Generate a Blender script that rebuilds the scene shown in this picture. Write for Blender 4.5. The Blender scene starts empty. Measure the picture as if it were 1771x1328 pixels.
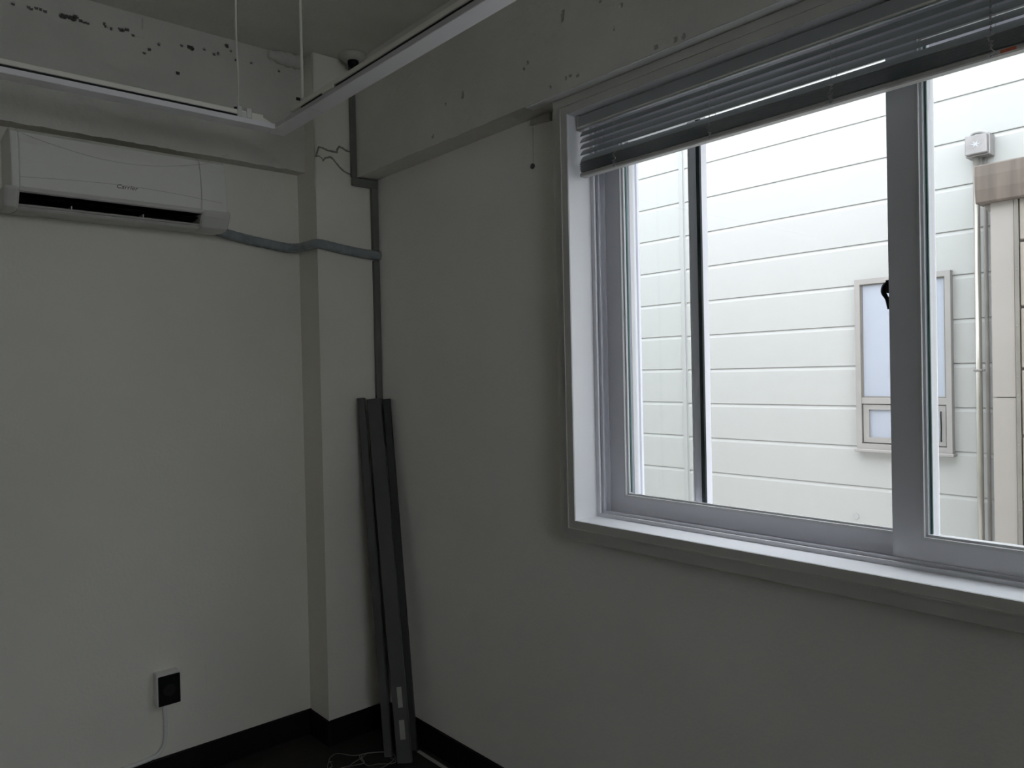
import bpy, bmesh, math, random
import numpy as np
from mathutils import Vector, Matrix, noise

random.seed(7)
scene = bpy.context.scene
C = scene.collection
PI = math.pi

# ------------------------------------------------------------------ camera
YAW, PITCH, ROLL = math.radians(41.17985), math.radians(-0.68124), math.radians(-1.24878)
FPX = 1310.89
fwd = Vector((math.sin(YAW)*math.cos(PITCH), math.cos(YAW)*math.cos(PITCH), math.sin(PITCH)))
rgt = Vector((math.cos(YAW), -math.sin(YAW), 0)); upv = rgt.cross(fwd)
r2 = math.cos(ROLL)*rgt + math.sin(ROLL)*upv
u2 = -math.sin(ROLL)*rgt + math.cos(ROLL)*upv
camd = bpy.data.cameras.new('camera'); cam = bpy.data.objects.new('camera', camd); C.objects.link(cam)
camd.sensor_fit = 'HORIZONTAL'; camd.sensor_width = 36.0; camd.lens = FPX/1771*36.0
camd.clip_start = 0.02; camd.clip_end = 200
M = Matrix((( r2.x, u2.x, -fwd.x, -1.6668), (r2.y, u2.y, -fwd.y, -2.8984), (r2.z, u2.z, -fwd.z, 1.45), (0,0,0,1)))
cam.matrix_world = M
scene.camera = cam

# ------------------------------------------------------------------ world: bright overcast sky
w = bpy.data.worlds.new('overcast_sky'); scene.world = w; w.use_nodes = True
bg = w.node_tree.nodes['Background']
bg.inputs['Color'].default_value = (0.92, 0.965, 1.04, 1); bg.inputs['Strength'].default_value = 5.0
scene.cycles.max_bounces = 16; scene.cycles.diffuse_bounces = 10; scene.cycles.transparent_max_bounces = 24
scene.view_settings.view_transform = 'Standard'; scene.view_settings.look = 'None'
scene.view_settings.exposure = 0.0; scene.view_settings.gamma = 1.0
scene.view_settings.use_curve_mapping = False

# ------------------------------------------------------------------ materials
def mat(name, col, rough=0.6, var=0.0, vscale=3.0, bump=0.0, bscale=60.0, metal=0.0, spec=0.4, col2=None, coords='Object'):
    m = bpy.data.materials.new(name); m.use_nodes = True
    nt = m.node_tree; N = nt.nodes; L = nt.links
    b = N['Principled BSDF']
    b.inputs['Roughness'].default_value = rough; b.inputs['Metallic'].default_value = metal
    b.inputs['Specular IOR Level'].default_value = spec
    b.inputs['Base Color'].default_value = (*col, 1)
    tc = N.new('ShaderNodeTexCoord')
    if var > 0 or col2:
        n = N.new('ShaderNodeTexNoise'); n.inputs['Scale'].default_value = vscale; n.inputs['Detail'].default_value = 5
        L.new(tc.outputs[coords], n.inputs['Vector'])
        r = N.new('ShaderNodeValToRGB')
        c2 = col2 if col2 else tuple(max(0, c*(1-var)) for c in col)
        r.color_ramp.elements[0].position = 0.35; r.color_ramp.elements[0].color = (*c2, 1)
        r.color_ramp.elements[1].position = 0.65; r.color_ramp.elements[1].color = (*col, 1)
        L.new(n.outputs['Fac'], r.inputs['Fac']); L.new(r.outputs['Color'], b.inputs['Base Color'])
    if bump > 0:
        n2 = N.new('ShaderNodeTexNoise'); n2.inputs['Scale'].default_value = bscale; n2.inputs['Detail'].default_value = 4
        L.new(tc.outputs[coords], n2.inputs['Vector'])
        bp = N.new('ShaderNodeBump'); bp.inputs['Strength'].default_value = bump; bp.inputs['Distance'].default_value = 0.01
        L.new(n2.outputs['Fac'], bp.inputs['Height']); L.new(bp.outputs['Normal'], b.inputs['Normal'])
    return m

def glass_mat(name, tint, refl=0.06):
    m = bpy.data.materials.new(name); m.use_nodes = True
    nt = m.node_tree; N = nt.nodes; L = nt.links
    N.remove(N['Principled BSDF'])
    t = N.new('ShaderNodeBsdfTransparent'); t.inputs['Color'].default_value = (*tint, 1)
    g = N.new('ShaderNodeBsdfGlossy'); g.inputs['Roughness'].default_value = 0.02
    lw = N.new('ShaderNodeFresnel'); lw.inputs['IOR'].default_value = 1.35
    mx = N.new('ShaderNodeMixShader')
    ge = N.new('ShaderNodeNewGeometry')        # reflect once, at the entry face of each pane
    inv = N.new('ShaderNodeMath'); inv.operation = 'SUBTRACT'; inv.inputs[0].default_value = 1.0
    mul = N.new('ShaderNodeMath'); mul.operation = 'MULTIPLY'
    L.new(ge.outputs['Backfacing'], inv.inputs[1]); L.new(lw.outputs['Fac'], mul.inputs[0]); L.new(inv.outputs[0], mul.inputs[1])
    L.new(mul.outputs[0], mx.inputs['Fac']); L.new(t.outputs[0], mx.inputs[1]); L.new(g.outputs[0], mx.inputs[2])
    L.new(mx.outputs[0], N['Material Output'].inputs['Surface'])
    return m

MT = {}
MT['wall']     = mat('painted_plaster', (0.82,0.80,0.72), 0.85, 0.06, 1.6, 0.10, 90)
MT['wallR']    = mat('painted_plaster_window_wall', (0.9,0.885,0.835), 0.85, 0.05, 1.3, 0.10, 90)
MT['darkwall'] = mat('dark_grey_paint', (0.50,0.485,0.45), 0.8, 0.1, 2)
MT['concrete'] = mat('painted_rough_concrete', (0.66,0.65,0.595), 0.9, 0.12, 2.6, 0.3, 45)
MT['ceiling']  = mat('painted_concrete_ceiling', (0.8,0.79,0.725), 0.9, 0.16, 2.0, 0.4, 40)
MT['floor']    = mat('dark_floor', (0.03,0.027,0.024), 0.65, 0.4, 6, 0.2, 30)
MT['base']     = mat('black_baseboard', (0.006,0.006,0.007), 0.55, 0, 1, 0.05, 40, spec=0.2)
MT['pvc']      = mat('white_window_pvc', (0.86,0.86,0.88), 0.38, 0.03, 3)
MT['sash']     = mat('white_sash_pvc', (0.74,0.74,0.78), 0.40, 0.03, 3)
MT['bead']     = mat('glazing_bead', (0.68,0.68,0.69), 0.4, 0.02, 5)
MT['gasket']   = mat('black_gasket', (0.02,0.03,0.03), 0.6, 0.1, 8)
MT['casing']   = mat('painted_casing', (0.62,0.61,0.57), 0.6, 0.05, 3, 0.05, 80)
MT['glass']    = glass_mat('clear_glass', (0.98,0.985,0.982))
MT['glass2']   = glass_mat('greenish_glass', (0.972,0.982,0.98))
MT['glassedge']= mat('green_glass_edge', (0.10,0.20,0.17), 0.2, 0.1, 8)
MT['slat']     = mat('grey_blind_slat', (0.36,0.385,0.4), 0.42, 0.05, 6, spec=0.6)
MT['rail']     = mat('grey_blind_rail', (0.4,0.415,0.42), 0.45, 0.05, 6)
MT['railbot']  = mat('pale_blind_bottom_rail', (0.52,0.51,0.48), 0.45, 0.05, 6)
MT['cord']     = mat('pale_cord', (0.55,0.55,0.53), 0.8, 0.1, 20)
MT['clear']    = mat('milky_plastic', (0.38,0.39,0.4), 0.25, 0.05, 20)
MT['red']      = mat('orange_red_sticker', (0.60,0.16,0.09), 0.5, 0.1, 20)
MT['ac']       = mat('air_conditioner_white', (0.76,0.755,0.71), 0.42, 0.02, 3)
MT['actray']   = mat('air_conditioner_lower', (0.60,0.595,0.55), 0.45, 0.03, 3)
MT['acseam']   = mat('air_conditioner_seam', (0.55,0.55,0.51), 0.5, 0.03, 3)
MT['black']    = mat('black_plastic', (0.004,0.004,0.005), 0.5, 0.1, 10, spec=0.25)
MT['ink']      = mat('dark_print', (0.05,0.05,0.05), 0.5, 0.1, 10)
MT['hose']     = mat('pipe_wrap_tape', (0.31,0.345,0.345), 0.6, 0.2, 30, 0.4, 80)
MT['conduit']  = mat('grey_conduit', (0.17,0.175,0.155), 0.6, 0.1, 8)
MT['lampwhite']= mat('lamp_diffuser', (0.92,0.91,0.93), 0.45, 0.02, 5)
MT['lampside'] = mat('lamp_profile_side', (0.62,0.61,0.62), 0.45, 0.03, 5)
MT['cream']    = mat('cream_rail', (0.92,0.9,0.82), 0.5, 0.04, 6)
MT['channel']  = mat('black_channel', (0.01,0.01,0.01), 0.6, 0.1, 10)
MT['white']    = mat('white_plastic', (0.75,0.75,0.72), 0.5, 0.03, 6)
MT['alu']      = mat('grey_profile', (0.105,0.105,0.103), 0.45, 0.12, 8, 0.05, 60)
MT['alu2']     = mat('dark_grey_profile', (0.05,0.05,0.05), 0.5, 0.12, 8)
MT['paper']    = mat('paper_sticker', (0.45,0.45,0.41), 0.7, 0.15, 30)
MT['wire']     = mat('thin_wire', (0.22,0.22,0.2), 0.6, 0.1, 20)
MT['siding']   = mat('white_siding', (0.395,0.395,0.38), 0.55, 0.035, 0.9)
MT['sidtrim']  = mat('siding_joint_trim', (0.37,0.37,0.36), 0.55, 0.06, 3)
MT['extwin']   = mat('neighbour_window_frame', (0.3,0.285,0.27), 0.55, 0.08, 6)
MT['film']     = mat('pale_blue_film', (0.35,0.375,0.43), 0.25, 0.04, 4)
MT['taupe']    = mat('taupe_cap', (0.15,0.12,0.1), 0.65, 0.3, 9)
MT['beige']    = mat('beige_panel', (0.31,0.28,0.256), 0.65, 0.06, 4)
MT['beige2']   = mat('beige_slab', (0.29,0.255,0.22), 0.7, 0.15, 5, 0.2, 30)
MT['beige3']   = mat('beige_trim', (0.203,0.185,0.161), 0.6, 0.15, 8)
MT['steel']    = mat('galvanised_steel', (0.27,0.255,0.25), 0.35, 0.2, 20, metal=0.35)
MT['ivory']    = mat('ivory_conduit', (0.38,0.36,0.32), 0.28, 0.08, 8, metal=0.6)
MT['darkpipe'] = mat('brown_grey_conduit', (0.28,0.26,0.24), 0.5, 0.2, 8)
MT['ground']   = mat('alley_concrete', (0.80,0.785,0.76), 0.9, 0.08, 2, 0.3, 20)
MT['lip'] = mat('cream_blind_lip', (0.80,0.80,0.74), 0.4, 0.03, 6)
MT['pitshade'] = mat('painted_pit_shade', (0.17,0.165,0.15), 0.95, 0.2, 60)  # dark colour painted in for the shade inside the beam pits
MT['crack'] = mat('painted_crack_shade', (0.33,0.32,0.29), 0.95, 0.2, 60)  # darker tone stands for the shade down in the column cracks
MT['concreteR'] = mat('rough_concrete_lightened', (0.80,0.785,0.735), 0.9, 0.12, 2.6, 0.35, 45)  # lightened copy of the beam concrete, extra brightness put into the colour
MT['drip'] = mat('pale_drip', (0.70,0.685,0.64), 0.9, 0.1, 30)
MT['faint'] = mat('faint_mark_shade', (0.46,0.45,0.42), 0.9, 0.1, 30)  # painted shadow below the beam; also the marks in the right beam's pits
MT['litstrip'] = mat('painted_underside_light', (0.93,0.93,0.92), 0.5, 0.03, 10)
MT['stain'] = mat('dark_stain', (0.10,0.10,0.09), 0.9, 0.2, 30)
# vertical weathering streaks on the taupe cap
_nt = MT['taupe'].node_tree
_mp = _nt.nodes.new('ShaderNodeMapping'); _mp.inputs['Scale'].default_value = (1, 4, 0.25)
_tx = [n for n in _nt.nodes if n.type == 'TEX_NOISE'][0]; _tc = [n for n in _nt.nodes if n.type == 'TEX_COORD'][0]
_nt.links.new(_tc.outputs['Object'], _mp.inputs['Vector']); _nt.links.new(_mp.outputs['Vector'], _tx.inputs['Vector'])

# ------------------------------------------------------------------ helpers
def finish(name, bm, m, parent=None, smooth=False):
    me = bpy.data.meshes.new(name); bmesh.ops.recalc_face_normals(bm, faces=bm.faces[:]); bm.to_mesh(me); bm.free()
    return link(name, me, m, parent, smooth)
def link(name, me, m, parent=None, smooth=False):
    if smooth:
        me.polygons.foreach_set('use_smooth', [True]*len(me.polygons))
    if m is not None and not me.materials:
        me.materials.append(MT[m])
    o = bpy.data.objects.new(name, me); C.objects.link(o)
    if parent is not None: put(o, parent)
    return o
def put(o, parent):
    o.parent = parent
    o.matrix_parent_inverse = world_of(parent).inverted()
def world_of(o):
    if o.parent is None: return o.matrix_basis.copy()
    return world_of(o.parent) @ o.matrix_parent_inverse @ o.matrix_basis
def box(bm, x0, x1, y0, y1, z0, z1, bev=0.0, seg=1):
    vs = [bm.verts.new((x, y, z)) for x in (x0, x1) for y in (y0, y1) for z in (z0, z1)]
    fs = [bm.faces.new([vs[i] for i in q]) for q in ((0,1,3,2),(4,6,7,5),(0,4,5,1),(2,3,7,6),(0,2,6,4),(1,5,7,3))]
    if bev > 0:
        es = set(e for f in fs for e in f.edges)
        bmesh.ops.bevel(bm, geom=list(es), offset=bev, segments=seg, profile=0.5, affect='EDGES')
def prism(bm, prof, axis, a, b, close=True):
    """prof: 2-D points in the two remaining axes order; extruded along axis from a to b"""
    def P(p, t):
        if axis == 0: return (t, p[0], p[1])
        if axis == 1: return (p[0], t, p[1])
        return (p[0], p[1], t)
    A = [bm.verts.new(P(p, a)) for p in prof]; B = [bm.verts.new(P(p, b)) for p in prof]
    n = len(prof)
    for i in range(n if close else n-1):
        bm.faces.new((A[i], A[(i+1) % n], B[(i+1) % n], B[i]))
    if close:
        bm.faces.new(A[::-1]); bm.faces.new(B)
def tube(bm, pts, r, n=8, rfun=None, cap=True):
    pts = [Vector(p) for p in pts]; rings = []
    prevu = None
    for i, p in enumerate(pts):
        t = (pts[min(i+1, len(pts)-1)] - pts[max(i-1, 0)]).normalized()
        if prevu is None:
            u = t.orthogonal().normalized()
        else:
            u = (prevu - t*prevu.dot(t)); u = u.normalized() if u.length > 1e-6 else t.orthogonal().normalized()
        prevu = u; v = t.cross(u)
        rr = rfun(i) if rfun else r
        rings.append([bm.verts.new(p + rr*(math.cos(2*PI*k/n)*u + math.sin(2*PI*k/n)*v)) for k in range(n)])
    for a, b in zip(rings, rings[1:]):
        for k in range(n): bm.faces.new((a[k], a[(k+1) % n], b[(k+1) % n], b[k]))
    if cap: bm.faces.new(rings[0][::-1]); bm.faces.new(rings[-1])
def lathe(bm, prof, cx, cy, n=24):
    rings = [[bm.verts.new((cx+r*math.cos(2*PI*k/n), cy+r*math.sin(2*PI*k/n), z)) for k in range(n)] for r, z in prof]
    for a, b in zip(rings, rings[1:]):
        for k in range(n): bm.faces.new((a[k], a[(k+1) % n], b[(k+1) % n], b[k]))
    bm.faces.new(rings[0][::-1]); bm.faces.new(rings[-1])
def smoothpath(pts, k=8):
    pts = [Vector(p) for p in pts]; out = []
    P = [pts[0]*2-pts[1]] + pts + [pts[-1]*2-pts[-2]]
    for i in range(1, len(P)-2):
        for j in range(k):
            t = j/k; a, b, c, d = P[i-1], P[i], P[i+1], P[i+2]
            out.append(0.5*((2*b) + (c-a)*t + (2*a-5*b+4*c-d)*t*t + (-a+3*b-3*c+d)*t**3))
    out.append(pts[-1]); return out
def empty(name, loc, parent=None):
    o = bpy.data.objects.new(name, None); C.objects.link(o); o.location = loc; o.empty_display_size = 0.05
    if parent is not None: put(o, parent)
    return o
def tag(o, label, cat, group=None):
    o['label'] = label; o['category'] = cat
    if group: o['group'] = group
    return o
def struct(o, label=None, cat=None):
    o['kind'] = 'structure'
    if label: o['label'] = label
    if cat: o['category'] = cat
    return o
def part(name, m, parent, fn, smooth=False):
    bm = bmesh.new(); fn(bm); return finish(name, bm, m, parent, smooth)

XW, YW, ZC = -3.8, -6.0, 2.73           # room extents
WY0, WY1, WZ0, WZ1 = -3.13, -1.337, 1.017, 2.21   # clear opening of the window lining
CX = -0.06                              # casing front plane
COLX, COLY = -0.27, -0.16
BXY, BXZ = -0.072, 2.28                 # beam along left wall: front y, underside z
BRX, BRZ = -0.095, 2.265                # beam along window wall: front x, underside z

# ------------------------------------------------------------------ room shell
bm = bmesh.new(); box(bm, XW-0.2, 0.25, YW-0.2, 0.2, -0.2, 0)
struct(finish('floor', bm, 'floor'), 'dark floor of the room', 'floor')
bm = bmesh.new(); box(bm, XW-0.2, 0.25, YW-0.2, 0.2, ZC, ZC+0.2)
ceil = struct(finish('ceiling', bm, 'ceiling'), 'bare painted concrete ceiling', 'ceiling')
bm = bmesh.new(); box(bm, XW, 0, 0, 0.2, 0, ZC)
wl = struct(finish('wall_left', bm, 'wall'), 'white plastered wall carrying the air conditioner', 'wall')
part('filled_patch', 'wall', wl, lambda b: box(b, -0.687, -0.625, -0.0012, 0.01, 0.295, 0.396, 0.0005))
bm = bmesh.new(); box(bm, XW-0.2, XW, YW-0.2, 0.2, 0, ZC); struct(finish('wall_far_side', bm, 'darkwall'), 'dark grey wall opposite the window', 'wall')
U0, U1, UZ0, UZ1 = -2.85, -1.28, 1.25, 2.6     # unseen window added in the rear wall to light the room
bm = bmesh.new(); box(bm, XW, U0, YW-0.2, YW, 0, ZC); box(bm, U1, 0.25, YW-0.2, YW, 0, ZC); box(bm, U0, U1, YW-0.2, YW, 0, UZ0); box(bm, U0, U1, YW-0.2, YW, UZ1, ZC); struct(finish('wall_rear', bm, 'wall'), 'plain white wall behind the viewpoint', 'wall')
bm = bmesh.new()
hy0, hy1, hz0, hz1 = WY0-0.03, WY1+0.03, WZ0-0.03, WZ1+0.03
box(bm, 0, 0.25, hy1, 0.2, 0, ZC); box(bm, 0, 0.25, YW, hy0, 0, ZC)
box(bm, 0, 0.25, hy0, hy1, 0, hz0); box(bm, 0, 0.25, hy0, hy1, hz1, ZC)
wr = struct(finish('wall_right', bm, 'wallR'), 'white plastered wall around the window', 'wall')

def segdist(px, pz, poly):
    d = np.full(px.shape, 1e9)
    for (ax, az), (bx_, bz) in zip(poly, poly[1:]):
        vx, vz = bx_-ax, bz-az; L2 = vx*vx+vz*vz+1e-12
        t = np.clip(((px-ax)*vx+(pz-az)*vz)/L2, 0, 1)
        d = np.minimum(d, np.hypot(px-ax-t*vx, pz-az-t*vz))
    return d
def vnoise(u, v, s, seed=0):
    return np.array([noise.noise(Vector((a*s, b*s, seed*7.3))) for a, b in zip(u.ravel(), v.ravel())]).reshape(u.shape)
def rough_face(name, mk, a0, a1, z0, z1, step, pits, cracks, to3d, amp, jag, back, parent=None, m='concrete', seed=1, pit_shade='pitshade', thr=.0065):
    """front face as a fine grid with real pits, grooves and an uneven lower edge; 'back' closes the underside"""
    na = int(round((a1-a0)/step))+1; nz = int(round((z1-z0)/step))+1
    A, Z = np.meshgrid(np.linspace(a0, a1, na), np.linspace(z0, z1, nz), indexing='ij')
    d = np.zeros_like(A)
    for (pa, pz, r, dep) in pits:
        rr = np.hypot(A-pa, (Z-pz)*1.1)
        mskd = rr < r*2.2
        d[mskd] = np.maximum(d[mskd], dep*np.clip(1.35-rr[mskd]/r, 0, 1)**0.6)
    for poly, wd, dep in cracks:
        dd = segdist(A, Z, poly); d = np.maximum(d, dep*np.clip(1-dd/wd, 0, 1)**0.7)
    pit = d.copy()
    d += amp*vnoise(A, Z, 7, seed) + amp*0.4*vnoise(A, Z, 31, seed+1)
    Zj = Z.copy()
    edge = jag*(vnoise(A[:, :1], Z[:, :1]*0, 22, seed+3)+0.6*np.maximum(vnoise(A[:, :1], Z[:, :1]*0, 70, seed+4), 0))
    fall = np.clip(1-(Z-z0)/0.02, 0, 1)
    Zj += edge*fall
    d += np.abs(edge)*0.4*fall
    if z1 >= ZC-1e-6: d *= np.where(Z > z1-1e-6, 0, 1)
    V = np.stack([np.asarray(c, float) for c in to3d(A, Zj, d)], -1).reshape(-1, 3)
    idx = np.arange(na*nz).reshape(na, nz)
    F = np.stack([idx[:-1, :-1], idx[1:, :-1], idx[1:, 1:], idx[:-1, 1:]], -1).reshape(-1, 4)
    # underside strip back to the wall
    nb = len(V); Vb = np.stack([np.asarray(c, float) for c in back(A[:, 0], Zj[:, 0])], -1)
    V = np.vstack([V, Vb]); bi = nb+np.arange(na)
    Fb = np.stack([idx[:-1, 0], bi[:-1], bi[1:], idx[1:, 0]], -1)
    F = np.vstack([F, Fb])
    me = bpy.data.meshes.new(name); me.from_pydata(V.tolist(), [], F.tolist()); me.update()
    me.polygons.foreach_set('use_smooth', [True]*len(me.polygons)); me.set_sharp_from_angle(angle=math.radians(45)) if hasattr(me, 'set_sharp_from_angle') else None
    o = link(name, me, m, parent)
    me.materials.append(MT[pit_shade])  # second material darkens recessed faces as painted shade
    fm = (np.maximum.reduce([pit[:-1, :-1], pit[1:, :-1], pit[1:, 1:], pit[:-1, 1:]]) > thr).astype(np.int32).reshape(-1)
    me.polygons.foreach_set('material_index', np.concatenate([fm, np.zeros(na-1, np.int32)]))
    return o

pX = [(-1.114,2.655),(-1.107,2.656),(-1.102,2.658),(-1.088,2.656),(-1.081,2.656),(-1.073,2.665),(-1.059,2.655),(-1.049,2.654),(-1.037,2.654),(-0.987,2.666),(-0.983,2.659),(-0.966,2.655),(-0.939,2.663),(-0.934,2.661),(-0.917,2.666),(-0.897,2.653),(-0.813,2.643),(-0.862,2.601),(-0.846,2.617),(-0.736,2.66),(-0.71,2.661),(-0.702,2.659),(-0.656,2.668),(-0.621,2.659),(-0.606,2.665),(-0.573,2.703),(-0.752,2.557),(-0.557,2.689),(-0.48,2.664),(-0.369,2.661),(-0.54,2.659),(-1.205,2.656),(-1.199,2.652),(-1.185,2.66),(-1.172,2.659),(-1.16,2.656),(-1.247,2.654)]
big = {0:.0055,1:.0065,2:.005,3:.005,4:.0065,5:.005,13:.006,14:.0045,21:.006,20:.005,25:.005,26:.0045}
pitsX = [(a, z, big.get(i, .0045), .016 if i in big else .008) for i, (a, z) in enumerate(pX)]
rng = random.Random(3)
pitsX += [(rng.uniform(-1.5,-.3), rng.uniform(2.32,2.70), rng.uniform(.002,.0035), .0026) for _ in range(26)]
cracksX = [([(-0.869,2.718),(-0.869,2.682)], .004, .005), ([(-0.60,2.29),(-0.585,2.296),(-0.575,2.285)], .006, .006),
           ([(-0.41,2.30),(-0.395,2.312),(-0.38,2.305),(-0.372,2.288)], .007, .006), ([(-0.90,2.653),(-0.86,2.656)], .003, .003)]
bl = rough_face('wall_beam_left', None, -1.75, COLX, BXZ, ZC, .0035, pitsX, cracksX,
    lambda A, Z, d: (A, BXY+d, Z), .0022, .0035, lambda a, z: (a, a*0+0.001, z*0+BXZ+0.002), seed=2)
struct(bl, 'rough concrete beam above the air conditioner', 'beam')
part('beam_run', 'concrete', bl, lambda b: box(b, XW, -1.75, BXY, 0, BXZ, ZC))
def lump(bm):
    pts = smoothpath([(-0.415,-0.078,2.712),(-0.37,-0.082,2.709),(-0.32,-0.088,2.706),(-0.282,-0.088,2.706)], 5)
    tube(bm, pts, .02, 10, rfun=lambda i: (.014+.012*min(1, i/6))*(1+.12*math.sin(i*1.7)) * (0.75 if i == len(pts)-1 else 1))
part('mortar_lump', 'concrete', bl, lump, True)

pR = [(-0.882,2.402,.005),(-0.882,2.392,.006),(-0.882,2.384,.004),(-0.784,2.388,.004),(-0.706,2.296,.004),(-0.707,2.302,.003),(-1.359,2.494,.005),(-1.357,2.486,.006),(-1.355,2.478,.006),(-1.354,2.471,.006),(-1.548,2.375,.004),(-1.205,2.395,.005),(-1.189,2.38,.004),(-1.383,2.302,.005),(-1.411,2.294,.005),(-1.365,2.299,.004),(-1.502,2.466,.004),(-1.577,2.427,.004),(-1.3,2.293,.004),(-1.688,2.279,.005),(-1.746,2.279,.007),(-1.772,2.277,.007)]
pitsR = [(a, z, r, .0045) for a, z, r in pR]
pitsR += [(rng.uniform(-2.2,-.3), rng.uniform(2.3,2.70), rng.uniform(.0018,.003), .003) for _ in range(26)]
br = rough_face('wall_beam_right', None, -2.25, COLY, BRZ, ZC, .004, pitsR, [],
    lambda A, Z, d: (BRX+d, A, Z), .0022, .0032, lambda a, z: (a*0+0.001, a, z*0+BRZ+0.002), m='concreteR', seed=5, pit_shade='faint', thr=.0035)
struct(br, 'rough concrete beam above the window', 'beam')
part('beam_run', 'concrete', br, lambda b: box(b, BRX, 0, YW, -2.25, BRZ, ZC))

part('lit_underside_strip', 'litstrip', br, lambda b: box(b, BRX+.002, CX-.001, -3.1, -1.19, BRZ-.0025, BRZ+.001, .001))  # near-white strip paints the window light on the beam's underside
crU = [(-0.266,2.325),(-0.253,2.363),(-0.239,2.363),(-0.22,2.358),(-0.199,2.356),(-0.174,2.357),(-0.172,2.368),(-0.163,2.381),(-0.148,2.378),(-0.131,2.37),(-0.114,2.369),(-0.105,2.353),(-0.095,2.337)]
crL = [(-0.236,2.312),(-0.225,2.325),(-0.204,2.333),(-0.192,2.327),(-0.179,2.314),(-0.165,2.301),(-0.148,2.288),(-0.129,2.281),(-0.107,2.275),(-0.09,2.278)]
crT = [(-0.27,2.325),(-0.252,2.328),(-0.24,2.322),(-0.232,2.314)]
col = rough_face('wall_column', None, COLX, 0, 2.20, ZC, .002, [(-.13,2.29,.012,.004),(-.118,2.284,.012,.004)],
    [(crU, .0045, .007), (crL, .005, .006), (crT, .004, .005)],
    lambda A, Z, d: (A, COLY+d, Z), .0012, 0.0, lambda a, z: (a, a*0+COLY+.001, z), m='wall', seed=9, pit_shade='crack', thr=.0042)
struct(col, 'square corner column with plaster cracks near the top', 'column')
part('column_shaft', 'wall', col, lambda b: (box(b, COLX, 0, COLY, 0, 0, 2.20), box(b, COLX, COLX+0.02, COLY+.012, 0, 2.20, ZC), box(b, COLX+.02, 0, COLY+0.012, 0, 2.2, ZC)))

# added unseen pier, placed to shade the lower right of the window wall
bm = bmesh.new(); box(bm, -0.60, -0.0005, -3.90, -3.45, 0, BRZ-.001)
struct(finish('wall_shade_pier', bm, 'wallR'), 'unseen plastered pier added to shade the window wall', 'pier')
# baseboards
bm = bmesh.new(); prism(bm, [(-0.002,0),(-0.012,0),(-0.012,0.096),(-0.008,0.10),(-0.002,0.10)], 0, XW, COLX)
struct(finish('baseboard_left', bm, 'base'), 'black baseboard under the air conditioner wall', 'baseboard')
bm = bmesh.new(); box(bm, COLX-.012, COLX, COLY-.012, -0.012, 0, 0.10, .002); box(bm, COLX, -0.012, COLY-.012, COLY, 0, 0.10, .002)
struct(finish('baseboard_column', bm, 'base'), 'black baseboard wrapped around the corner column', 'baseboard')
bm = bmesh.new(); box(bm, -0.012, 0, -3.449, COLY, 0, 0.10, .002)
struct(finish('baseboard_right', bm, 'base'), 'black baseboard under the window wall', 'baseboard')

# wall mark beside the window casing: anchor hole with a drip line, and the beam's shadow painted as a patch
part('anchor_plug', 'stain', wr, lambda b: tube(b, [(0.004,-1.1185,2.117),(-0.004,-1.1185,2.117)], .009, 10))
part('drip_line', 'drip', wr, lambda b: box(b, -0.0004, 0.004, -1.125, -1.119, 2.128, 2.24))
part('beam_shadow_patch', 'faint', wr, lambda b: prism(b, [(-1.118,2.246),(-1.125,2.262),(-1.21,2.262),(-1.21,2.238),(-1.16,2.243)], 0, -0.012, 0.004))

# ------------------------------------------------------------------ window
win = struct(empty('window_1', (0, (WY0+WY1)/2, WZ0)), 'white double sliding window in a painted casing', 'window')
OY0, OY1, OZ0, OZ1 = WY0-0.062, -1.275, 0.957, 2.262
RY0, RY1, RZ0, RZ1 = WY0-0.026, -1.311, 0.992, 2.235
def ringbox(bm, x0, x1, oy0, oy1, oz0, oz1, iy0, iy1, iz0, iz1, bev=0):
    box(bm, x0, x1, oy0, iy0, oz0, oz1, bev); box(bm, x0, x1, iy1, oy1, oz0, oz1, bev)
    box(bm, x0, x1, iy0, iy1, oz0, iz0, bev); box(bm, x0, x1, iy0, iy1, iz1, oz1, bev)
def mitred(bm, x0, x1, oy0, oy1, oz0, oz1, iy0, iy1, iz0, iz1, bev=0.0):
    O = [(oy0,oz0),(oy1,oz0),(oy1,oz1),(oy0,oz1)]; I = [(iy0,iz0),(iy1,iz0),(iy1,iz1),(iy0,iz1)]
    for k in range(4):
        j = (k+1) % 4; prism(bm, [O[k], O[j], I[j], I[k]], 0, x0, x1)
part('casing', 'casing', win, lambda b: mitred(b, CX, -0.0005, OY0, OY1, OZ0, OZ1, RY0, RY1, RZ0, RZ1))
part('casing_lip', 'casing', win, lambda b: mitred(b, CX-0.006, 0.0, RY0, RY1, RZ0, RZ1, WY0-.001, WY1+.001, WZ0-.001, WZ1+.001))
part('casing_bead', 'casing', win, lambda b: mitred(b, CX-0.009, CX, RY0-.003, RY1+.003, RZ0-.003, RZ1+.003, RY0+.001, RY1-.001, RZ0+.001, RZ1-.001))
# lining: four boards
part('sill_board', 'pvc', win, lambda b: box(b, CX-.004, 0.036, WY0, WY1, WZ0-.02, WZ0, .0015))
part('jamb_board', 'pvc', win, lambda b: box(b, CX-.004, 0.036, WY1, WY1+.02, WZ0-.02, WZ1+.02, .0015))
part('jamb_board', 'pvc', win, lambda b: box(b, CX-.004, 0.036, WY0-.02, WY0, WZ0-.02, WZ1+.02, .0015))
part('head_board', 'pvc', win, lambda b: box(b, CX-.004, 0.036, WY0, WY1, WZ1, WZ1+.02, .0015))
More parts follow.
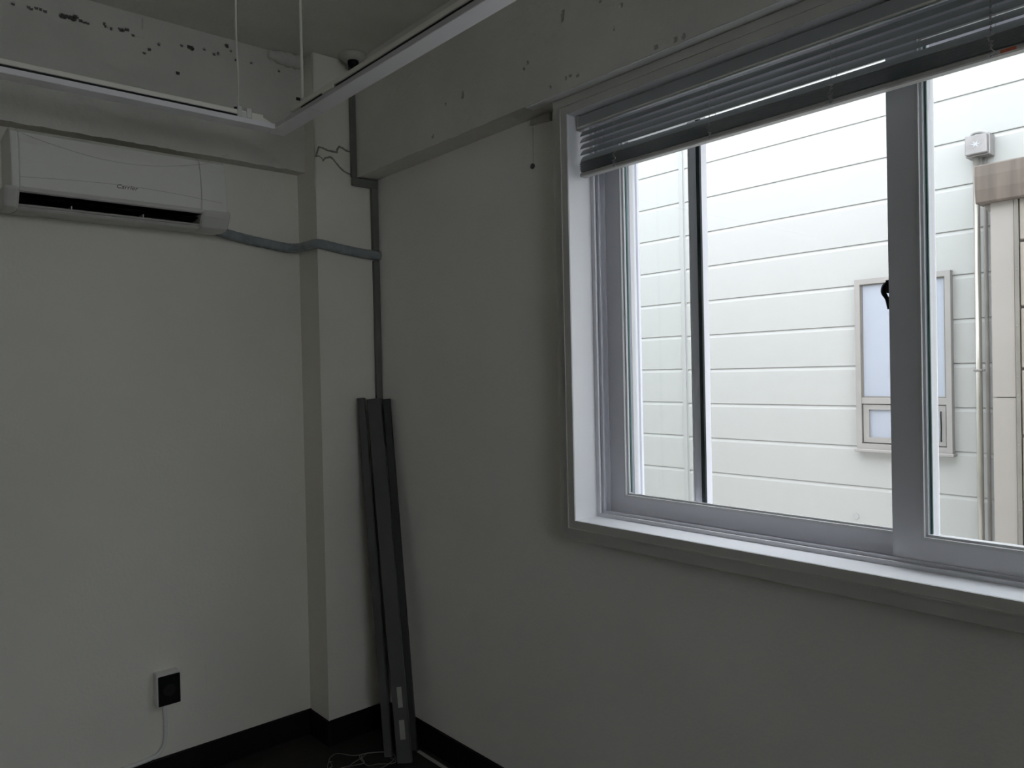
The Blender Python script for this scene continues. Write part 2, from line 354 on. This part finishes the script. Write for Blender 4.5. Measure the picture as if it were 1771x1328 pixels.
# main frame: body with four raised tracks
def frame(bm):
    ringbox(bm, 0.03, 0.245, hy0, hy1, hz0, hz1, WY0, WY1, WZ0, WZ1)
    for x0, x1, h in ((0.030,0.037,.013),(0.041,0.044,.022),(0.0735,0.0795,.014),(0.1115,0.119,.016),(0.150,0.156,.014),(0.186,0.192,.014),(0.228,0.238,.016)):
        ringbox(bm, x0, x1, WY0-.002, WY1+.002, WZ0-.002, WZ1+.002, WY0+h, WY1-h, WZ0+h*.8, WZ1-h)
part('window_frame', 'sash', win, frame)
part('stop_block', 'bead', win, lambda b: box(b, 0.045, 0.073, -1.405, -1.352, WZ0+.001, WZ0+0.014, .002))

def sash(x0, x1, y0, y1, z0, z1, sw, rw, gm, name='sash', bead=0.010, mname='sash', gx=None, double=True):
    """sliding sash: mitred stiles and rails as one frame; pane, bead and glass edge are its pieces"""
    gx = gx if gx is not None else (x0+x1)/2
    s = part(name, mname, win, lambda b: mitred(b, x0, x1, y0, y1, z0, z1, y0+sw, y1-sw, z0+rw, z1-rw))
    part('glazing_bead', 'bead', s, lambda b: mitred(b, x0-.003, gx-.003, y0+sw-.002, y1-sw+.002, z0+rw-.002, z1-rw+.002, y0+sw+bead*.5, y1-sw-bead*.5, z0+rw+bead*.5, z1-rw-bead*.5))
    if double: part('inner_bead', 'bead', s, lambda b: mitred(b, x0+.006, gx-.003, y0+sw+bead*.4, y1-sw-bead*.4, z0+rw+bead*.4, z1-rw-bead*.4, y0+sw+bead, y1-sw-bead, z0+rw+bead, z1-rw-bead))
    part('glass_pane', gm, s, lambda b: box(b, gx-.002, gx+.002, y0+sw-.004, y1-sw+.004, z0+rw-.004, z1-rw+.004))
    return s
# inner pair
rs = sash(0.046, 0.072, WY0+.004, -2.196, 1.031, WZ1-.012, 0.061, 0.050, 'glass')
ls = sash(0.081, 0.110, -2.262, WY1-.003, 1.026, WZ1-.012, 0.066, 0.052, 'glass')
part('glass_edge', 'glassedge', rs, lambda b: box(b, 0.061, 0.066, -2.2725, -2.2675, 1.091, 2.13))
part('glass_edge', 'glassedge', ls, lambda b: box(b, 0.097, 0.102, -1.4185, -1.4145, 1.09, 2.13))
# latch lever on the leading edge of the front sash
def latch(bm):
    prism(bm, [(0.052,1.640),(0.066,1.640),(0.066,1.612),(0.052,1.612)], 1, -2.196, -2.187)
    p = smoothpath([(0.070,-2.190,1.634),(0.071,-2.178,1.630),(0.072,-2.174,1.616),(0.071,-2.182,1.600),(0.070,-2.186,1.578)], 6)
    tube(bm, p, .006, 8, rfun=lambda i: .0075-.0040*i/len(p))
part('latch_lever', 'black', rs, latch, True)
# outer layer: narrow light at the left, sash at the right, the middle standing open
s3 = sash(0.158, 0.184, -1.643, WY1-.003, 1.030, WZ1-.012, 0.041, 0.030, 'glass2', gx=0.176, bead=.004, double=False)
part('brush_seal', 'gasket', s3, lambda b: box(b, 0.150, 0.1579, -1.643, -1.631, 1.035, WZ1-.02))
s4 = sash(0.196, 0.222, WY0+.004, -2.212, 1.030, WZ1-.012, 0.018, 0.030, 'glass2', gx=0.214, bead=.004, double=False)

win_added = struct(empty('window_added_fill', ((U0+U1)/2, YW, UZ0)), 'unseen white window added behind the viewpoint to light the room', 'window')
def frame_added(bm):
    for x0, x1, z0, z1 in ((U0, U0+.06, UZ0, UZ1), (U1-.06, U1, UZ0, UZ1), (U0+.06, U1-.06, UZ0, UZ0+.06), (U0+.06, U1-.06, UZ1-.06, UZ1), ((U0+U1)/2-.035, (U0+U1)/2+.035, UZ0+.06, UZ1-.06)):
        box(bm, x0+.0005, x1-.0005, YW-.14, YW-.04, z0+.0005, z1-.0005, .002)
part('window_frame', 'sash', win_added, frame_added)
part('glass_pane', 'glass', win_added, lambda b: box(b, U0+.05, U1-.05, YW-.092, YW-.088, UZ0+.05, UZ1-.05))

# ------------------------------------------------------------------ outside: neighbouring building
D = 2.5
ground = bmesh.new(); box(ground, -12, 12, -18, 12, -0.6, -0.35)
struct(finish('floor_alley', ground, 'ground'), 'concrete ground of the alley', 'ground')
bm = bmesh.new(); box(bm, -4.0, 0.25, 0.21, 9, -0.35, 2.93)
struct(finish('wall_exterior', bm, 'siding'), 'outer wall of the same building beyond the room', 'wall')
nb = tag(empty('neighbouring_building', (D, -1.0, -0.35)), 'neighbouring building clad in white horizontal siding outside the window', 'building')
BTOP = 3.72; BEND = -14.0
part('wall_core', 'siding', nb, lambda b: box(b, D+0.02, D+4, BEND, 6, -0.35, BTOP))
PITCHS = 0.2203
def panel(bm, y0, y1, z0, z1):
    prism(bm, [(D+.03,z0+.0005),(D+.0015,z0+.0005),(D,z0+.002),(D,z1-.022),(D+.002,z1-.016),(D+.007,z1-.003),(D+.008,z1+.0003),(D+.03,z1+.0003)], 1, y0, y1)
def mesh_of(fn):
    bm = bmesh.new(); fn(bm); bmesh.ops.recalc_face_normals(bm, faces=bm.faces[:]); me = bpy.data.meshes.new('siding_panel'); bm.to_mesh(me); bm.free(); me.materials.append(MT['siding']); return me
meR = mesh_of(lambda b: panel(b, BEND, 0.099, 0, PITCHS)); meL = mesh_of(lambda b: panel(b, 0.145, 6, 0, PITCHS))
for k in range(-8, 13):
    for me, off in ((meR, 0.0), (meL, 0.006)):
        z = 1.46+k*PITCHS+off
        if z+PITCHS > BTOP+.02: continue
        o = link('siding_panel', me, None); o.location = (0, 0, z); put(o, nb)
part('lower_cladding', 'siding', nb, lambda b: box(b, D, D+.03, BEND, 6, -0.35, 1.46-8*PITCHS))
part('roof_coping', 'sidtrim', nb, lambda b: box(b, D-.03, D+4, BEND, 6, BTOP, BTOP+.08, .01))
part('joint_trim', 'sidtrim', nb, lambda b: (box(b, D-.006, D+.02, 0.112, 0.142, 0, BTOP, .002), box(b, D+.001, D+.02, 0.099, 0.112, 0, BTOP)))
# its small window
def nwin():
    y0, y1, z0, z1 = -1.499, -1.022, 1.008, 1.925
    x = D-0.035
    f = part('window', 'extwin', nb, lambda b: mitred(b, x, D+.005, y0, y1, z0, z1, y0+.026, y1-.028, z0+.030, z1-.028))
    part('transom', 'extwin', f, lambda b: box(b, x+.004, D+.005, y0+.02, y1-.02, 1.252, 1.286, .002))
    part('upper_pane', 'film', f, lambda b: box(b, x+.018, D+.004, y0+.02, y1-.02, 1.28, z1-.02))
    def rim(bm):
        mitred(bm, x+.012, x+.018, y0+.026, y1-.028, 1.286, z1-.028, y0+.034, y1-.036, 1.292, z1-.034)
    part('pane_gasket', 'beige3', f, rim)
    v = part('vent_sash', 'extwin', f, lambda b: mitred(b, x+.010, D+.004, y0+.032, y1-.034, 1.044, 1.248, y0+.062, y1-.064, 1.072, 1.222))
    part('vent_pane', 'film', f, lambda b: box(b, x+.022, D+.004, y0+.05, y1-.05, 1.06, 1.235))
    part('vent_handle', 'black', f, lambda b: tube(b, smoothpath([(x+.006,-1.4455,1.218),(x-.004,-1.449,1.19),(x-.006,-1.451,1.14),(x-.004,-1.449,1.09),(x+.006,-1.4455,1.066)], 4), .0035, 6))
    part('drip_sill', 'extwin', f, lambda b: box(b, x-.012, D+.004, y0-.01, y1+.01, z0-.016, z0, .003))
nwin()
part('patch_disc', 'sidtrim', nb, lambda b: tube(b, [(D+.004,-0.995,0.63),(D-.004,-0.995,0.63)], .018, 14))

# projecting bay with taupe cap
bay = part('bay', 'beige', nb, lambda b: box(b, 2.27, D+.02, -3.38, -1.752, -0.35, 2.18))
for z0, z1 in ((-0.35, 1.298), (1.302, 2.19)):
    part('corner_panel', 'beige', bay, lambda b: box(b, 2.25, 2.27, -1.834, -1.743, z0, z1, .0012))
part('edge_trim', 'beige3', bay, lambda b: box(b, 2.243, 2.27, -1.853, -1.836, -0.35, 2.19, .002))
for z in (0.80, 1.09, 1.312, 1.395, 1.62, 1.87, 0.52):
    part('screw', 'darkpipe', bay, lambda b: tube(b, [(2.245,-1.8445,z),(2.240,-1.8445,z)], .0032, 8))
zs = [-0.05,0.245,0.54,0.833,1.129,1.427,1.701,1.994,2.19]
for a, b_ in zip(zs, zs[1:]):
    part('slab', 'beige2', bay, lambda b: box(b, 2.246, 2.275, -3.37, -1.857, a+.006, b_-.006, .004))
def cap(bm):
    prism(bm, [(2.200,2.346),(2.196,2.30),(2.198,2.24),(2.206,2.187),(2.212,2.181),(D+.02,2.181),(D+.02,2.352),(2.206,2.352)], 1, -3.39, -1.697)
part('cap', 'taupe', nb, cap)
part('cap_bracket', 'darkpipe', nb, lambda b: box(b, 2.27, 2.47, -1.752, -1.712, 2.158, 2.181, .003))

# junction box with star-marked lid, and two conduits below it
jb = tag(empty('junction_box', (2.45, -1.63, 2.45)), 'small square steel junction box on the white siding above two conduits', 'junction box')
part('box_body', 'steel', jb, lambda b: box(b, 2.425, D-.001, -1.693, -1.588, 2.450, 2.552, .003))
part('lid', 'steel', jb, lambda b: box(b, 2.402, 2.425, -1.686, -1.593, 2.456, 2.546, .004))
def star(bm):
    cy, cz = -1.640, 2.502
    pts = []
    for k in range(12):
        r = .026 if k % 2 == 0 else .008
        pts.append((cy+r*math.cos(k*PI/6), cz+r*.75*math.sin(k*PI/6)))
    prism(bm, pts, 0, 2.4005, 2.403)
part('star_mark', 'clear', jb, star)
part('sealant_blob', 'sidtrim', jb, lambda b: tube(b, smoothpath([(2.47,-1.60,2.556),(2.46,-1.615,2.572),(2.46,-1.65,2.570),(2.47,-1.672,2.556)], 4), .010, 8), True)
cp1 = tag(part('conduit_pipe', 'ivory', None, lambda b: tube(b, [(2.445,-1.628,2.449),(2.445,-1.628,-0.349)], .0145, 14), True), 'shiny ivory vertical conduit pipe beside the beige corner post outside', 'pipe')
part('clamp', 'steel', cp1, lambda b: box(b, 2.428, 2.470, -1.648, -1.608, 1.418, 1.428, .002))
part('clamp_screw', 'steel', cp1, lambda b: tube(b, [(2.44,-1.653,1.424),(2.43,-1.653,1.424)], .005, 8))
cp2 = tag(part('conduit_pipe', 'darkpipe', None, lambda b: tube(b, [(2.486,-1.652,2.449),(2.486,-1.652,-0.349)], .0085, 12), True), 'thin grey conduit pipe half hidden behind the shiny pipe outside', 'pipe')

# ------------------------------------------------------------------ venetian blind
BXc = -0.018                      # centre plane of the blind
BY0, BY1 = WY0+.012, -1.348
bd = tag(empty('venetian_blind', (BXc, (BY0+BY1)/2, 2.03)), 'grey venetian blind pulled up in the head of the window', 'blind')
part('head_rail', 'rail', bd, lambda b: box(b, BXc-.0125, BXc+.0125, BY0, BY1, 2.174, 2.2065, .0015))
part('head_rail_lip', 'lip', bd, lambda b: box(b, BXc-.0165, BXc-.0105, BY0, BY1, 2.1695, 2.1750, .001))
part('end_bracket', 'railbot', bd, lambda b: box(b, BXc-.0145, BXc+.0145, BY1, BY1+.004, 2.166, WZ1))
def slat_mesh(tilt, w=0.025, sag=0.0022):
    bm = bmesh.new(); n = 6; top = []; bot = []
    for i in range(n+1):
        t = i/n*2-1
        x = t*w/2; z = sag*(1-t*t)
        c, s = math.cos(tilt), math.sin(tilt)
        for off, arr in ((0.0003, top), (-0.0003, bot)):
            xx, zz = x, z+off
            arr.append((xx*c-zz*s, xx*s+zz*c))
    prism(bm, top+bot[::-1], 1, BY0+.003, BY1-.003)
    bmesh.ops.recalc_face_normals(bm, faces=bm.faces[:])
    me = bpy.data.meshes.new('slat'); bm.to_mesh(me); bm.free(); me.materials.append(MT['slat']); return me
NS = 5
for k in range(NS):
    me = slat_mesh(math.radians(50))
    o = link('slat', me, None); o.location = (BXc, 0, 2.157-k*0.0185); put(o, bd)
meS = slat_mesh(math.radians(-5), sag=.0008)
NST = 11
for k in range(NST):
    o = link('slat', meS, None); o.location = (BXc+random.uniform(-.0012,.0012), random.uniform(-.002,.002), 2.0425+k*0.0028); put(o, bd)
part('bottom_rail', 'railbot', bd, lambda b: box(b, BXc-.0125, BXc+.0125, BY0+.002, BY1-.002, 2.028, 2.0405, .003))
for yc in (-1.487, -1.800, -2.112, -2.421, -2.73, -3.04):
    for sx in (-1, 1):
        part('ladder_cord', 'cord', bd, lambda b: tube(b, [(BXc+sx*.0134, yc, 2.174), (BXc+sx*.0134, yc, 2.072)], .0007, 5))
    pts = []
    rr = random.Random(int(-yc*1000))
    for i in range(24):
        pts.append((BXc-.0142-rr.uniform(0, .003), yc+rr.uniform(-.0075, .0075), 2.072-i*.0018))
    part('bunched_cord', 'cord', bd, lambda b: tube(b, pts, .0014, 5))
    part('cord_button', 'clear', bd, lambda b: tube(b, [(BXc-.0127, yc, 2.033), (BXc-.0155, yc, 2.033)], .004, 8))
def beads(bm):
    z = 2.19
    while z > 2.078:
        tube(bm, [(BXc-.0185, -2.4225, z), (BXc-.0185, -2.4225, z-.004), (BXc-.0185, -2.4225, z-.008)], .002, 6, rfun=lambda i: .0012 if i != 1 else .0022)
        z -= .0105
part('tilt_chain', 'clear', bd, beads, True)
part('sticker', 'red', bd, lambda b: box(b, BXc-.0130, BXc-.0124, -2.462, -2.436, 2.031, 2.0375))

# ------------------------------------------------------------------ air conditioner
ac = tag(empty('air_conditioner', (-0.955, -0.001, 2.0)), 'white wall-mounted air conditioner under the concrete beam', 'air conditioner')
AX0, AX1 = -1.283, -0.632
front = [(-0.001,2.238),(-0.120,2.243),(-0.150,2.240),(-0.172,2.225),(-0.184,2.190),(-0.190,2.140),(-0.193,2.090),(-0.192,2.056),(-0.187,2.040)]
low   = [(-0.160,2.000),(-0.145,1.994),(-0.110,1.992),(-0.001,2.004)]
notch = [(-0.110,2.056),(-0.085,2.035),(-0.095,2.012),(-0.135,2.006)]
SX0, SX1 = -1.262, -0.722
def acbody(bm):
    prism(bm, front+low, 0, AX0, SX0); prism(bm, front+low, 0, SX1, AX1); prism(bm, front+notch+low, 0, SX0, SX1)
body = part('body', 'ac', ac, acbody)
bv = body.modifiers.new('round', 'BEVEL'); bv.width = .004; bv.segments = 2; bv.limit_method = 'ANGLE'; bv.angle_limit = math.radians(50)
part('air_outlet', 'black', ac, lambda b: prism(b, [(-0.1815,2.0375),(-0.110,2.0545),(-0.0865,2.035),(-0.0962,2.0135),(-0.1345,2.0075),(-0.155,2.0035),(-0.150,2.011),(-0.100,2.016),(-0.094,2.035),(-0.113,2.047)], 0, SX0+.0005, SX1-.0005))
part('louver_vane', 'black', ac, lambda b: prism(b, [(-0.172,2.0275),(-0.173,2.0255),(-0.128,2.021),(-0.127,2.023)], 0, SX0+.006, SX1-.006))
for x in (-1.118, -0.905):
    part('outlet_divider', 'acseam', ac, lambda b: box(b, x-.0015, x+.0015, -0.158, -0.105, 2.0075, 2.019))
part('outlet_lip', 'actray', ac, lambda b: prism(b, [(-0.161,2.001),(-0.166,2.0045),(-0.163,2.0075),(-0.156,2.003)], 0, SX0, SX1))
# lower trim, slightly wider than the body, with rounded ends
for x0, x1 in ((AX0-.020, SX0-.001), (SX1+.001, AX1+.012)):
    tr = part('lower_trim', 'actray', ac, lambda b: prism(b, [(-0.001,2.058),(-0.150,2.060),(-0.1945,2.056),(-0.1935,2.044),(-0.188,2.032),(-0.163,1.9975),(-0.146,1.9905),(-0.110,1.9885),(-0.001,2.001)], 0, x0, x1))
    bv = tr.modifiers.new('round', 'BEVEL'); bv.width = .010; bv.segments = 3; bv.limit_method = 'ANGLE'; bv.angle_limit = math.radians(60)
part('lower_lip', 'actray', ac, lambda b: prism(b, [(-0.1938,2.054),(-0.1955,2.050),(-0.1935,2.042),(-0.186,2.0385),(-0.184,2.044)], 0, SX0-.002, SX1+.002))
part('under_panel', 'actray', ac, lambda b: prism(b, [(-0.156,1.9985),(-0.146,1.9918),(-0.110,1.9898),(-0.001,2.002),(-0.001,2.0045),(-0.110,1.9935),(-0.143,1.9955)], 0, SX0-.002, SX1+.002))
def facey(z):
    zs_ = [p[1] for p in front][2:]; ys_ = [p[0] for p in front][2:]
    return float(np.interp(-z, [-a for a in zs_], ys_))
def seam(fn):
    def f(bm):
        pts = []
        for i in range(41):
            x = AX0+.02+(AX1-AX0-.04)*i/40; z = fn(i/40); pts.append((x, facey(z)-.0002, z))
        tube(bm, pts, .0009, 5)
    return f
part('face_seam', 'acseam', ac, seam(lambda t: 2.226-0.052*math.sin(PI*min(1, t*1.05))**0.9 + .0*t))
part('face_seam', 'acseam', ac, seam(lambda t: 2.083+0.016*math.sin(PI*t)))
fc = bpy.data.curves.new('lettering', 'FONT'); fc.body = 'Carrier'; fc.size = 0.0215; fc.extrude = .0003; fc.shear = 0.25; fc.align_x = 'CENTER'
fo = bpy.data.objects.new('lettering_tmp', fc); C.objects.link(fo)
dg = bpy.context.evaluated_depsgraph_get(); dg.update()
lm = bpy.data.meshes.new_from_object(fo.evaluated_get(dg)); bpy.data.objects.remove(fo)
lm.materials.clear(); lm.materials.append(MT['ink'])
lo = bpy.data.objects.new('lettering', lm); C.objects.link(lo)
lo.matrix_basis = Matrix.Translation((-0.963, facey(2.095)-.0008, 2.088)) @ Matrix.Rotation(PI/2, 4, 'X') @ Matrix.Diagonal((1.0, 0.85, 1, 1))
put(lo, ac); lo['label'] = 'small dark brand lettering'

# refrigerant hose round the column
hp = smoothpath([(-0.618,-0.046,2.013),(-0.60,-0.038,2.010),(-0.52,-0.026,1.999),(-0.42,-0.024,1.987),(-0.335,-0.028,1.978),(-0.302,-0.06,1.976),(-0.294,-0.12,1.976),(-0.288,-0.172,1.977),(-0.262,-0.186,1.976),(-0.19,-0.183,1.968),(-0.11,-0.181,1.960),(-0.05,-0.181,1.956),(-0.004,-0.181,1.954)], 8)
hs = part('insulated_hose', 'hose', None, lambda b: tube(b, hp, .0185, 12, rfun=lambda i: .0185*(1+.025*math.sin(i*2.1))), True)
tag(hs, 'tape-wrapped grey pipe running from the air conditioner round the column', 'pipe')
# corner conduit
cd = tag(empty('corner_conduit', (-0.05, -0.18, 0.1)), 'dull grey vertical conduit in the room corner beside the column', 'pipe')
part('upper_run', 'conduit', cd, lambda b: box(b, -0.119, -0.0955, -0.180, -0.161, 2.262, ZC-.001, .003))
part('elbow', 'conduit', cd, lambda b: (box(b, -0.117, -0.002, -0.185, -0.1605, 2.230, 2.262, .004)))
part('lower_run', 'conduit', cd, lambda b: box(b, -0.030, -0.001, -0.182, -0.1605, 1.974, 2.230, .003))
part('lower_run', 'conduit', cd, lambda b: box(b, -0.027, -0.001, -0.180, -0.1605, 0.102, 1.933, .003))

# ------------------------------------------------------------------ hanging line light
LZ = 2.30
ll = tag(empty('linear_pendant_light', (-0.54, -0.42, LZ)), 'unlit white L-shaped linear light frame hanging below the ceiling', 'ceiling light')
LXE, LYE = -3.0, -3.9
def bar(bm, along, a, b):
    if along == 'x': box(bm, a, b, -0.445, -0.389, LZ, LZ+.0025, .0008)
    else: box(bm, -0.560, -0.504, a, b, LZ, LZ+.0025, .0008)
part('diffuser', 'lampwhite', ll, lambda b: bar(b, 'x', LXE, -0.5625))
part('diffuser', 'lampwhite', ll, lambda b: prism(b, [(-0.5605,-0.389),(-0.504,-0.389),(-0.504,-0.690),(-0.560,-0.690),(-0.560,-0.445),(-0.5605,-0.445)], 2, LZ-.0004, LZ+.0025))
part('diffuser', 'lampwhite', ll, lambda b: bar(b, 'y', LYE, -0.6925))
def housing(bm):
    box(bm, LXE, -0.505, -0.4445, -0.3895, LZ+.0025, LZ+.0165, .001); box(bm, -0.5595, -0.5045, LYE, -0.4445, LZ+.0025, LZ+.0165, .001)
part('housing', 'lampside', ll, housing)
part('housing_lip', 'lampwhite', ll, lambda b: box(b, LXE, -0.5605, -0.4455, -0.4445, LZ+.001, LZ+.0165))
part('slot_channel', 'channel', ll, lambda b: (box(b, LXE, -0.64, -0.440, -0.395, LZ+.0165, LZ+.0245), box(b, -0.555, -0.51, LYE, -0.86, LZ+.0165, LZ+.0245), box(b, -0.555,-0.51,-0.79,-0.63,LZ+.0165,LZ+.0245)))
part('carrier_rail', 'cream', ll, lambda b: box(b, LXE, -0.60, -0.4445, -0.428, LZ+.0245, LZ+.0395, .0015))
part('carrier_rail', 'cream', ll, lambda b: box(b, -0.5595, -0.543, LYE, -0.56, LZ+.0245, LZ+.0395, .0015))
part('splice_plate', 'cream', ll, lambda b: box(b, -0.565, -0.5595, -0.86, -0.79, LZ+.0145, LZ+.0265, .001))
part('end_ramp', 'cream', ll, lambda b: prism(b, [(-0.640,LZ+.0165),(-0.640,LZ+.0355),(-0.600,LZ+.030),(-0.570,LZ+.0170)], 1, -0.444, -0.430))
part('clamp', 'white', ll, lambda b: (box(b, -0.688, -0.674, -0.449, -0.425, LZ+.016, LZ+.052, .0015), box(b, -0.674, -0.658, -0.447, -0.427, LZ+.016, LZ+.034, .0015), box(b, -0.658, -0.640, -0.448, -0.426, LZ+.016, LZ+.050, .0015)))
part('clamp_knob', 'channel', ll, lambda b: tube(b, [(-0.688,-0.437,LZ+.044),(-0.695,-0.437,LZ+.044)], .005, 8))
part('clamp', 'white', ll, lambda b: box(b, -0.5605, -0.544, -0.655, -0.625, LZ+.0395, LZ+.047, .0015))
part('clamp_knob', 'channel', ll, lambda b: tube(b, [(-0.562,-0.637,LZ+.044),(-0.573,-0.637,LZ+.044)], .005, 8))
part('clamp', 'white', ll, lambda b: (box(b, -0.5605, -0.544, -1.53, -1.50, LZ+.0395, LZ+.055, .0015), box(b, -0.5605, -0.544, -1.485, -1.465, LZ+.0395, LZ+.052, .0015)))
wp = smoothpath([(-0.681,-0.437,LZ+.05),(-0.681,-0.437,LZ+.10),(-0.6795,-0.438,LZ+.17),(-0.682,-0.436,LZ+.25),(-0.681,-0.437,ZC-.001)], 5)
part('hanging_wire', 'cream', ll, lambda b: tube(b, wp, .0022, 6, rfun=lambda i: .0016 if i < 7 else .0030))
part('hanging_rod', 'cream', ll, lambda b: tube(b, [(-0.552,-0.637,LZ+.045),(-0.552,-0.637,ZC-.001)], .0042, 8), True)
part('hanging_wire', 'cream', ll, lambda b: tube(b, [(-0.552,-1.49,LZ+.045),(-0.552,-1.49,ZC-.001)], .0025, 6))
part('hanging_wire', 'cream', ll, lambda b: tube(b, [(-2.2,-0.437,LZ+.039),(-2.2,-0.437,ZC-.001)], .0025, 6))

# ceiling fitting near the corner
cf = tag(empty('ceiling_fitting', (-0.135, -0.235, ZC-.04)), 'small round ceiling fitting with a black centre above the column', 'ceiling fitting')
part('base_plate', 'concrete', cf, lambda b: lathe(b, [(.052,ZC-.001),(.052,ZC-.012),(.044,ZC-.022),(.03,ZC-.026)], -0.135, -0.235, 28), True)
part('black_lens', 'black', cf, lambda b: lathe(b, [(.021,ZC-.0255),(.022,ZC-.036),(.017,ZC-.048),(.008,ZC-.053)], -0.135, -0.235, 20), True)

# ------------------------------------------------------------------ socket box with cable cover
ob = tag(empty('socket_box', (-0.83, -0.001, 0.297)), 'white surface-mounted socket box with a black front low on the wall', 'socket')
part('back_box', 'white', ob, lambda b: box(b, -0.872, -0.7915, -0.042, -0.0005, 0.296, 0.412, .002))
part('face_plate', 'black', ob, lambda b: box(b, -0.867, -0.7925, -0.0455, -0.042, 0.298, 0.404, .0025, 2))
part('socket_ring', 'channel', ob, lambda b: tube(b, [(-0.83,-0.0455,0.35),(-0.83,-0.0475,0.35)], .02, 20))
cc = smoothpath([(-0.838,-0.008,0.297),(-0.837,-0.008,0.25),(-0.837,-0.008,0.19),(-0.842,-0.008,0.15),(-0.856,-0.008,0.125),(-0.878,-0.009,0.113),(-0.92,-0.010,0.108),(-1.0,-0.010,0.107),(-1.25,-0.010,0.107)], 6)
part('cable_cover', 'white', ob, lambda b: tube(b, cc, .0075, 8), True)

# ------------------------------------------------------------------ leaning profiles in the corner
def profile(B, T, w, d, m, label, lip=.004, channel=True, yawdeg=-42, stickers=()):
    B = Vector(B); T = Vector(T); ax = (T-B); L = ax.length; ax.normalize()
    side = Vector((math.cos(math.radians(yawdeg)), math.sin(math.radians(yawdeg)), 0)); side = (side-ax*side.dot(ax)).normalized()
    nrm = side.cross(ax).normalized()
    if nrm.dot(Vector((-0.6,-0.75,0))) < 0: nrm = -nrm
    if channel:
        pr = [(-w/2,-d),(-w/2,0),(-w*.22,0),(-w*.20,-lip),(w*.20,-lip),(w*.22,0),(w/2,0),(w/2,-d)]
    else:
        pr = [(-w/2,-d),(-w/2,-.002),(-w/2+.002,0),(w/2-.002,0),(w/2,-.002),(w/2,-d)]
    def f(bm):
        A_ = [bm.verts.new(B+side*p[0]+nrm*p[1]) for p in pr]; B_ = [bm.verts.new(T+side*p[0]+nrm*p[1]) for p in pr]
        n = len(pr)
        for i in range(n): bm.faces.new((A_[i], A_[(i+1) % n], B_[(i+1) % n], B_[i]))
        bm.faces.new(A_[::-1]); bm.faces.new(B_)
    o = part('metal_profile', m, None, f)
    tag(o, label, 'metal profile')
    for (s0, s1, o0, o1) in stickers:
        def g(bm):
            vs = []
            for dn in (.0004, -.0005 if not channel else -lip+.0004-.001):
                for s, oo in ((s0,o0),(s1,o0),(s1,o1),(s0,o1)):
                    vs.append(bm.verts.new(B+ax*s+side*oo+nrm*(dn if not channel else dn-(lip-.0002 if abs(oo) < w*.2 else 0))))
            bm.faces.new(vs[:4]); bm.faces.new(vs[4:][::-1])
            for i in range(4): bm.faces.new((vs[i], vs[(i+1) % 4], vs[4+(i+1) % 4], vs[4+i]))
        part('paper_sticker', 'paper', o, g)
    return o
profile((-0.130,-0.482,0.0),(-0.072,-0.222,1.366), .056, .022, 'alu', 'widest grey metal profile leaning in the corner, with two paper stickers near its foot', channel=False,
        stickers=((.085,.155,-.008,.012),(.20,.275,-.006,.012)))
profile((-0.150,-0.398,0.0),(-0.1175,-0.200,1.371), .030, .020, 'alu', 'narrow grey metal profile leftmost of the leaning bundle', channel=False)
profile((-0.052,-0.425,0.0),(-0.027,-0.245,1.364), .028, .025, 'alu2', 'dark metal profile leaning rightmost against the window wall', channel=False)
profile((-0.072,-0.262,0.0),(-0.060,-0.194,1.350), .034, .012, 'alu', 'thin grey metal profile standing upright at the back of the leaning bundle', channel=False)

# loose wires and a thin strip on the floor
def loop(seed, cx, cy, label):
    rr = random.Random(seed); pts = []
    a = rr.uniform(0, 6)
    for i in range(14):
        a += rr.uniform(.5, 1.2); r = rr.uniform(.035, .10)
        pts.append((cx+r*math.cos(a), cy+r*.8*math.sin(a), .002+rr.uniform(0, .012)))
    o = part('loose_wire', 'wire', None, lambda b: tube(b, smoothpath(pts, 6), .0013, 5), True)
    tag(o, label, 'wire', 'loose wires on the floor')
loop(4, -0.30, -0.33, 'tangle of thin pale wire on the floor beside the column base')
loop(11, -0.20, -0.40, 'tangle of thin pale wire on the floor at the foot of the leaning profiles')
st = part('floor_strip', 'paper', None, lambda b: box(b, -0.05, -0.036, -0.72, -0.445, 0.0005, 0.006, .001))
tag(st, 'thin pale strip lying on the floor along the window-wall baseboard', 'strip')
